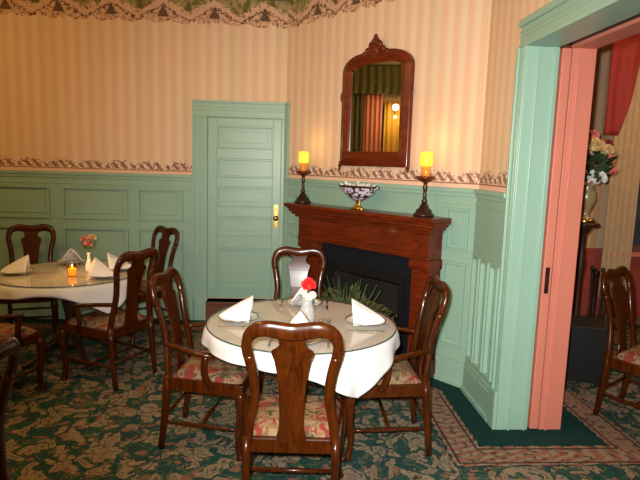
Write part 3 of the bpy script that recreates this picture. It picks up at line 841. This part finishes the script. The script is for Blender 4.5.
def glasstop(x,y,label):
    t=thing('glass_tabletop',label,'glass top',(x,y,ZG),0,'round glass table tops')
    m=MB(); r=RT+.012; m.add([(( r-.004)*math.cos(2*PI*k/64),(r-.004)*math.sin(2*PI*k/64),.0075) for k in range(64)],[tuple(range(64))])
    m.build('glass_disc',GLASSTOP,t)
    m=MB(); n=64; m.lathe([(r-.004,.0005),(r,.002),(r,.006),(r-.004,.0078),(r-.006,.0078),(r-.006,.0005)],64,ring=True); m.build('glass_rim',EDGEG,t)
    return t
ZP=ZG+.0085
table(TX,TY,'round pedestal dining table under the front white cloth by the fireplace')
cloth(TX,TY,.675,math.radians(-57-45),'white tablecloth hanging in points over the front table by the fireplace',3,math.radians(-57),.045,.20)
glasstop(TX,TY,'round clear glass top on the front table by the fireplace')
table(LTX,LTY,'round pedestal dining table under the white cloth by the left wainscot')
cloth(LTX,LTY,.632,math.radians(-38-45),'white tablecloth hanging over the left table by the wainscot',5,math.radians(-38),.06,.18)
glasstop(LTX,LTY,'round clear glass top on the left table by the wainscot')

# ------------------------------------------------------------------ place settings
def mk_plate():
    m=MB(); m.lathe([(.0001,.002),(.055,.002),(.070,.004),(.100,.016),(.122,.022),(.124,.025),(.100,.020),(.070,.010),(.0001,.008)],36)
    t=thing('dinner_plate','','plate',group='white dinner plates'); m.build('plate_body',CHINA,t)
    m=MB(); m.lathe([(.117,.0235),(.124,.0262),(.1255,.0250),(.1235,.0205),(.119,.0215)],36,ring=True); m.build('silver_rim',STEEL,t)
    return t
def mk_napkin():
    """linen square folded into a standing wedge: tall at the back (-y), sloping to a tip at +y"""
    m=MB()
    def wedge(h,w,l,y0,dx=0,lean=0):
        n=10; vs=[]
        for j in range(n+1):
            v=j/n; y=y0+l*v; hh=h*(1-v)**.85; ww=w*(1-v**1.5)+.004
            for i in range(9):
                u=-1+2*i/8; z=hh*(1-abs(u)**1.25)+.001; vs.append((dx+u*ww+lean*z,y-.10*z*(1-v),z))
        fs=[(j*9+i,j*9+i+1,(j+1)*9+i+1,(j+1)*9+i) for j in range(n) for i in range(8)]
        m.add(vs,fs,None,0,True)
    wedge(.140,.095,.205,-.075); wedge(.120,.082,.175,-.062,.010,.10); wedge(.095,.070,.15,-.055,-.012,-.12)
    o=m.build('folded_napkin',NAPK,solid=.0022); return tag(o,'','napkin','folded white napkins')
def mk_fork():
    m=MB()
    m.tube([(0,-.095,.002),(0,-.06,.003),(0,0,.004),(0,.035,.004)],[(.007,.0016),(.008,.0016),(.003,.0016),(.004,.0016)],6,ref=(0,0,1))
    m.tube([(0,.03,.004),(0,.045,.003)],[(.004,.0015),(.011,.0012)],6,ref=(0,0,1))
    for k in (-1.5,-.5,.5,1.5): m.tube([(k*.006,.043,.003),(k*.006,.09,.006)],[(.0020,.0012),(.0011,.001)],5,ref=(0,0,1))
    o=m.build('dinner_fork',STEEL); return tag(o,'','fork','silver dinner forks')
def mk_knife():
    m=MB()
    m.tube([(0,-.10,.003),(0,-.05,.0035),(0,.0,.003)],[(.006,.0025),(.007,.003),(.005,.002)],8,ref=(0,0,1))
    m.tube([(0,0,.0025),(.002,.06,.0022),(.001,.105,.002),(-.003,.115,.002)],[(.006,.0012),(.0095,.001),(.008,.0009),(.002,.0008)],6,ref=(0,0,1))
    o=m.build('dinner_knife',STEEL); return tag(o,'','knife','silver dinner knives')
plate0,nap0,fork0,knife0=mk_plate(),mk_napkin(),mk_fork(),mk_knife()
first=[True]
def setting(cx,cy,ang,desc,rad=.385,cut=True,scale=1.0):
    """ang: world direction from table centre to the diner"""
    d=Vector((math.cos(ang),math.sin(ang),0)); s=Vector((-d.y,d.x,0)); c=Vector((cx,cy,ZP))+d*rad; rz=ang-PI/2
    f=first[0]; first[0]=False
    p=plate0 if f else copy_tree(plate0); place(p,c,rz,'white silver-rimmed plate '+desc)
    n=nap0 if f else copy_tree(nap0); place(n,c+Vector((0,0,.0115)),rz,'white folded napkin standing on the plate '+desc)
    if cut:
        k=fork0 if f else copy_tree(fork0); place(k,c+s*.155-d*.0,rz+PI,'silver fork beside the plate '+desc)
        k=knife0 if f else copy_tree(knife0); place(k,c-s*.155,rz+PI,'silver knife beside the plate '+desc)
setting(TX,TY,PI+.02,'at left place of the front table')
setting(TX,TY,-.02,'at right place of the front table')
setting(TX,TY,-PI/2,'at near place of the front table')
setting(TX,TY,PI/2,'at far place of the front table')
setting(LTX,LTY,-.42,'at right place of the left table',cut=False)
setting(LTX,LTY,.40,'at far right place of the left table',cut=False)
setting(LTX,LTY,PI*.62,'at far left place of the left table',cut=False)
setting(LTX,LTY,PI*1.1,'at left place of the left table',cut=False)

# flowers and candles on the tables
def bloom(m,c,r,seed,n=46):
    rnd=random.Random(seed)
    for i in range(n):
        ph=rnd.uniform(0,2*PI); th=math.acos(rnd.uniform(-.35,1)); 
        d=Vector((math.sin(th)*math.cos(ph),math.sin(th)*math.sin(ph),math.cos(th))); a=d.orthogonal().normalized(); b=d.cross(a)
        q=rnd.uniform(0,PI); a,b=a*math.cos(q)+b*math.sin(q),b*math.cos(q)-a*math.sin(q)
        p=Vector(c)+d*r*.25; e=Vector(c)+d*r*rnd.uniform(.85,1.05); w=r*.38
        m.add([p,e-a*w+b*w*.2,e+d*r*.06,e+a*w-b*w*.2,e-d*r*.2],[(0,1,4),(1,2,4),(2,3,4),(3,0,4)],None,0,True)
GV='cut flowers in table vases'
vx,vy=TX+.03,TY-.03
t=thing('flower_vase','clear glass vase at middle of the front table','vase',(vx,vy,ZP),0)
m=MB(); m.lathe([(.0001,.0),(.040,.0),(.045,.01),(.050,.05),(.042,.09),(.030,.12),(.036,.15),(.033,.15),(.027,.12),(.038,.09),(.046,.05),(.040,.012),(.0001,.010)],24); m.build('vase_body',CRYST,t)
m=MB(); m.lathe([(.0001,.0125),(.038,.014),(.044,.05),(.039,.075),(.0001,.076)],20); m.build('water',m_glass('water',(.93,.96,.92),.02),t)
t=thing('red_carnation','red carnation on a green stem in the clear vase on the front table','flower',(vx,vy,ZP+.02),0,GV)
m=MB(); m.tube([(0,0,.0),(.003,0,.10),(.005,-.004,.19)],.0025,6,ref=(1,0,0)); m.build('stem',STEMG,t)
m=MB(); bloom(m,(.005,-.004,.21),.044,2,70); blob(m,(.005,-.004,.205),.028); m.build('bloom',REDF,t)
for k,(a,b,h,lab) in enumerate(((-.028,.005,.165,'left of'),(.030,-.012,.150,'right of'),(.000,-.030,.140,'in front of and below'))):
    t=thing('white_carnation','small white blossom '+lab+' the red carnation in the clear vase','flower',(vx,vy,ZP+.02),0,GV)
    m=MB(); m.tube([(0,0,.0),(a*.3,b*.3,.09),(a,b,h-.012)],.002,5,ref=(1,0,0)); m.build('stem',STEMG,t)
    m=MB(); bloom(m,(a,b,h),.026,20+k,50); blob(m,(a,b,h-.004),.017); m.build('bloom',WHITEF,t)
t=thing('votive_candle','small clear votive glass with white candle right of the front table vase','candle',(TX+.135,TY-.16,ZP),0)
m=MB(); m.lathe([(.0001,.0),(.028,.0),(.033,.06),(.031,.06),(.026,.006),(.0001,.006)],18); m.build('glass_cup',GLASS,t)
m=MB(); m.lathe([(.0001,.0065),(.024,.0065),(.026,.04),(.0001,.042)],16); m.build('wax',NAPK,t)
# left table
lx,ly=LTX+.16,LTY+.02
t=thing('bud_vase','slim white bud vase on the left table','vase',(lx,ly,ZP),0)
m=MB(); m.lathe([(.0001,0),(.030,0),(.034,.03),(.026,.07),(.014,.11),(.013,.15),(.018,.165),(.014,.165),(.010,.15),(.0001,.13)],18); m.build('vase_body',CHINA,t)
for k,(a,b,h,mt,lab) in enumerate(((-.030,0,.275,PINKF,'pink blossom left in the white bud vase on the left table'),(.028,.01,.285,YELF,'pale blossom right in the white bud vase on the left table'),(.002,-.015,.235,PINKF,'lowest pink blossom in the white bud vase on the left table'))):
    t=thing('blossom',lab,'flower',(lx,ly,ZP),0,GV)
    m=MB(); m.tube([(0,0,.135),(a*.3,b*.3,.19),(a,b,h-.01)],.002,5,ref=(1,0,0)); leafy(m,8,(a*.5,b*.5,.20),.03,.05,.03,40+k); m.build('stem',STEMG,t)
    m=MB(); bloom(m,(a,b,h),.034,30+k,40); m.build('bloom',mt,t)
t=thing('votive_candle','glowing amber votive candle on the left table before the bud vase','candle',(LTX+.10,LTY-.16,ZP),0)
m=MB(); m.lathe([(.0001,.0),(.036,.0),(.044,.095),(.041,.095),(.034,.006),(.0001,.006)],18); m.build('glass_cup',m_glass('amber_glass',(1,.75,.35),.03),t)
m=MB(); m.lathe([(.0001,.0065),(.030,.0065),(.033,.06),(.0001,.065)],16); m.build('wax',AMBER,t)
m=MB(); m.lathe([(.0001,.064),(.006,.07),(.008,.08),(.004,.092),(.0001,.098)],10); m.build('flame',LAMPG,t)

# ------------------------------------------------------------------ parlor furniture
t=thing('flower_stand','tall dark wooden pedestal stand in the parlor carrying a flower vase','stand',(2.475,5.05,.003),.3)
m=MB(); m.lathe([(.0001,1.20),(.10,1.20),(.13,1.215),(.13,1.235),(.0001,1.235)],24); m.build('stand_top',DARKW,t)
m=MB(); m.lathe([(.0001,.14),(.05,.14),(.055,.2),(.03,.28),(.028,.7),(.045,.85),(.028,.95),(.03,1.12),(.07,1.19),(.09,1.2),(.0001,1.2)],16); m.build('stand_column',DARKW,t)
for k in range(3):
    a=k*2*PI/3; m=MB(); m.tube(smooth_path([(.03*math.cos(a),.03*math.sin(a),.18),(.14*math.cos(a),.14*math.sin(a),.12),(.21*math.cos(a),.21*math.sin(a),.015)],8),[(.022-.001*i,)*2 for i in range(9)],8,ref=(0,0,1)); m.build('stand_foot',DARKW,t)
t=thing('brass_vase','brass footed vase on the tall stand in the parlor','vase',(2.47,5.05,1.239),0)
m=MB(); m.lathe([(.0001,0),(.08,0),(.085,.02),(.05,.05),(.035,.09),(.055,.14),(.085,.22),(.075,.29),(.055,.33),(.065,.35),(.055,.35),(.045,.33),(.0001,.31)],22); m.build('vase_body',m_plain('pale_gold_ceramic',(.40,.32,.17),.3,.2,var=.3,scale=20),t)
m=MB(); m.lathe([(.082,.0),(.092,.008),(.092,.03),(.078,.04)],22,ring=True); m.build('gold_base',BRASS,t)
t=thing('flower_bouquet','bouquet of cream and pink roses with dark leaves in the parlor vase','bouquet',(2.47,5.05,1.56),0)
m=MB(); leafy(m,150,(0,0,.05),.13,.36,.11,11,up=.5); m.build('leaves',LEAFD,t)
for k,(x,y,z,r,mt) in enumerate(((-.02,-.08,.36,.10,YELF),(.03,-.10,.09,.085,WHITEF),(.16,-.04,.26,.05,PINKF),(.0,-.02,.48,.05,PINKF),(-.11,-.06,.24,.05,YELF),(.15,0,.40,.05,DRAPER),(.11,-.08,.34,.06,YELF),(.18,-.05,.16,.05,PINKF))):
    m=MB(); bloom(m,(x,y,z),r,60+k,46); blob(m,(x,y,z),r*.6); m.build('rose',mt,t)
t=thing('fireplace_tool_set','black iron fireplace tool set standing in the parlor behind the chair','tool set',(2.46,4.72,.003),.2)
m=MB(); m.lathe([(.0001,0),(.11,0),(.11,.02),(.03,.035),(.012,.05),(.012,.80),(.03,.83),(.0001,.86)],16); m.build('tool_stand',IRON,t)
for k,(x,h) in enumerate(((-.075,.84),(-.03,.80),(.035,.82),(.08,.78))):
    m=MB(); m.tube([(x,-.04,.10),(x,-.04,h)],.008,8,ref=(1,0,0)); m.lathe([(.0001,h),(.014,h+.01),(.018,h+.035),(.008,h+.055),(.0001,h+.06)],10,(x,-.04,0)); m.box(x-.02,x+.02,-.05,-.03,.08,.16); m.build('fire_tool',IRON,t)
t=thing('coal_box','black coal box on the parlor floor left of the chair','box',(2.14,4.33,.003),-.25)
m=MB(); m.box(-.20,.20,-.17,.17,.03,.46); m.build('box_body',IRON,t,bevel=.006)
m=MB(); m.box(-.215,.215,-.185,.185,.46,.49); m.build('box_lid',IRON,t,bevel=.006)
for sx in (-1,1):
    for sy in (-1,1): m=MB(); m.box(sx*.17-.025,sx*.17+.025,sy*.14-.025,sy*.14+.025,0,.03); m.build('box_foot',IRON,t)

# ------------------------------------------------------------------ what the mirror sees on the left wall
wx=F0.x-.02
def pdrape(s0_,s1_,z0,z1,mat,label,off=.1):
    o=drape('curtain',s0_,s1_,z0,z1,-off,mat,label,'curtain',4,.03); frame(o,L0,dL); return o
m=MB()
a0,a1=LW-2.3,LW-.35
for q in ((a0,a0+.09,1.2,2.85),(a1-.09,a1,1.2,2.85),(a0,a1,1.2,1.28),(a0,a1,2.77,2.85),((a0+a1)/2-.03,(a0+a1)/2+.03,1.2,2.85)): m.box(q[0],q[1],-.02,.08,q[2],q[3])
wn=struct(frame(m.build('window_2',TEAL,bevel=.004),L0,dL))
m=MB(); m.box(a0+.05,a1-.05,.03,.045,1.25,2.8); m.build('window_pane',NIGHT,wn)

sY=lambda y: y-L0.y
pdrape(sY(4.62),sY(4.94),.1,3.02,DRAPEP,'salmon pink curtain hanging between olive curtains on the left wall')
pdrape(sY(4.96),sY(5.30),.1,3.02,DRAPEG,'olive curtain nearest the corner on the left wall')
pdrape(sY(4.20),sY(4.58),.1,2.84,DRAPEY,'yellow curtain beside the wall lamp on the left wall')
pdrape(sY(3.80),sY(4.17),.1,3.02,DRAPEG,'olive curtain farthest from the corner on the left wall')
o=drape('curtain_valance',sY(3.75),sY(5.36),2.95,3.44,-.22+.0,DRAPEG,'broad olive valance above the curtains on the left wall','valance',12,.02); frame(o,L0,dL)
t=thing('wall_lamp','small brass wall lamp with glowing glass globe before the yellow curtain','lamp',(wx+.34,4.40,2.66),0)
m=MB(); m.tube([(-.32,0,-.05),(-.15,0,-.08),(0,0,-.06),(0,0,0)],.010,8,ref=(0,1,0)); m.lathe([(.0001,-.02),(.035,-.015),(.04,.0),(.0001,.005)],14); m.build('lamp_arm',BRASS,t)
m=MB(); m.lathe([(.0001,.0),(.035,.01),(.055,.045),(.05,.085),(.03,.11),(.0001,.115)],16); m.build('lamp_globe',LAMPG,t)

# ------------------------------------------------------------------ lights
def light(name,typ,loc,energy,col,size=.1,rot=None,**kw):
    d=bpy.data.lights.new(name,typ); d.energy=energy; d.color=col
    if typ=='AREA': d.size=size
    else: d.shadow_soft_size=size
    for k,v in kw.items(): setattr(d,k,v)
    o=bpy.data.objects.new(name,d); C.objects.link(o); o.location=loc
    if rot: o.rotation_euler=rot
    return o
PITCH=math.atan(75/540.); ROLL=math.radians(1.72); CH=1.7
# camera flash
light('camera_flash','SPOT',(-.05,.03,1.77),720,(1,.98,.94),.03,(PI/2-PITCH,0,math.radians(-12)),spot_size=math.radians(88),spot_blend=1)
# warm lamps of the dining room and the parlor
light('ceiling_lamp_light','POINT',(-1.3,2.2,3.1),60,(1,.58,.21),.12)
light('ceiling_lamp_light','POINT',(-3.2,3.2,3.1),38,(1,.57,.20),.12)
light('parlor_lamp_light','POINT',(3.4,4.6,2.9),48,(1,.60,.32),.2)
for s in (.50,1.95):
    p=wl(s,.165,ZS+.60); light('candle_light','POINT',p,.7,(1,.6,.2),.04)
light('wall_lamp_light','POINT',(wx+.42,4.40,2.55),5,(1,.7,.35),.012)
p=Vector((LTX+.10,LTY-.16,ZP+.15)); light('votive_light','POINT',p,1.2,(1,.55,.2),.03)

w=bpy.data.worlds.new('World'); bpy.context.scene.world=w; w.use_nodes=True
w.node_tree.nodes['Background'].inputs[0].default_value=(.10,.07,.05,1); w.node_tree.nodes['Background'].inputs[1].default_value=.3

# ------------------------------------------------------------------ camera
cd=bpy.data.cameras.new('Camera'); cam=bpy.data.objects.new('Camera',cd); C.objects.link(cam)
cd.sensor_fit='HORIZONTAL'; cd.sensor_width=36; cd.lens=36*540/640; cd.clip_start=.05
cam.matrix_world=Matrix.Translation((0,0,CH))@Matrix.Rotation(PI/2-PITCH,4,'X')@Matrix.Rotation(ROLL,4,'Z')
S=bpy.context.scene; S.camera=cam
S.view_settings.view_transform='Standard'; S.view_settings.look='None'; S.view_settings.gamma=1; S.view_settings.exposure=0
S.view_settings.use_curve_mapping=False
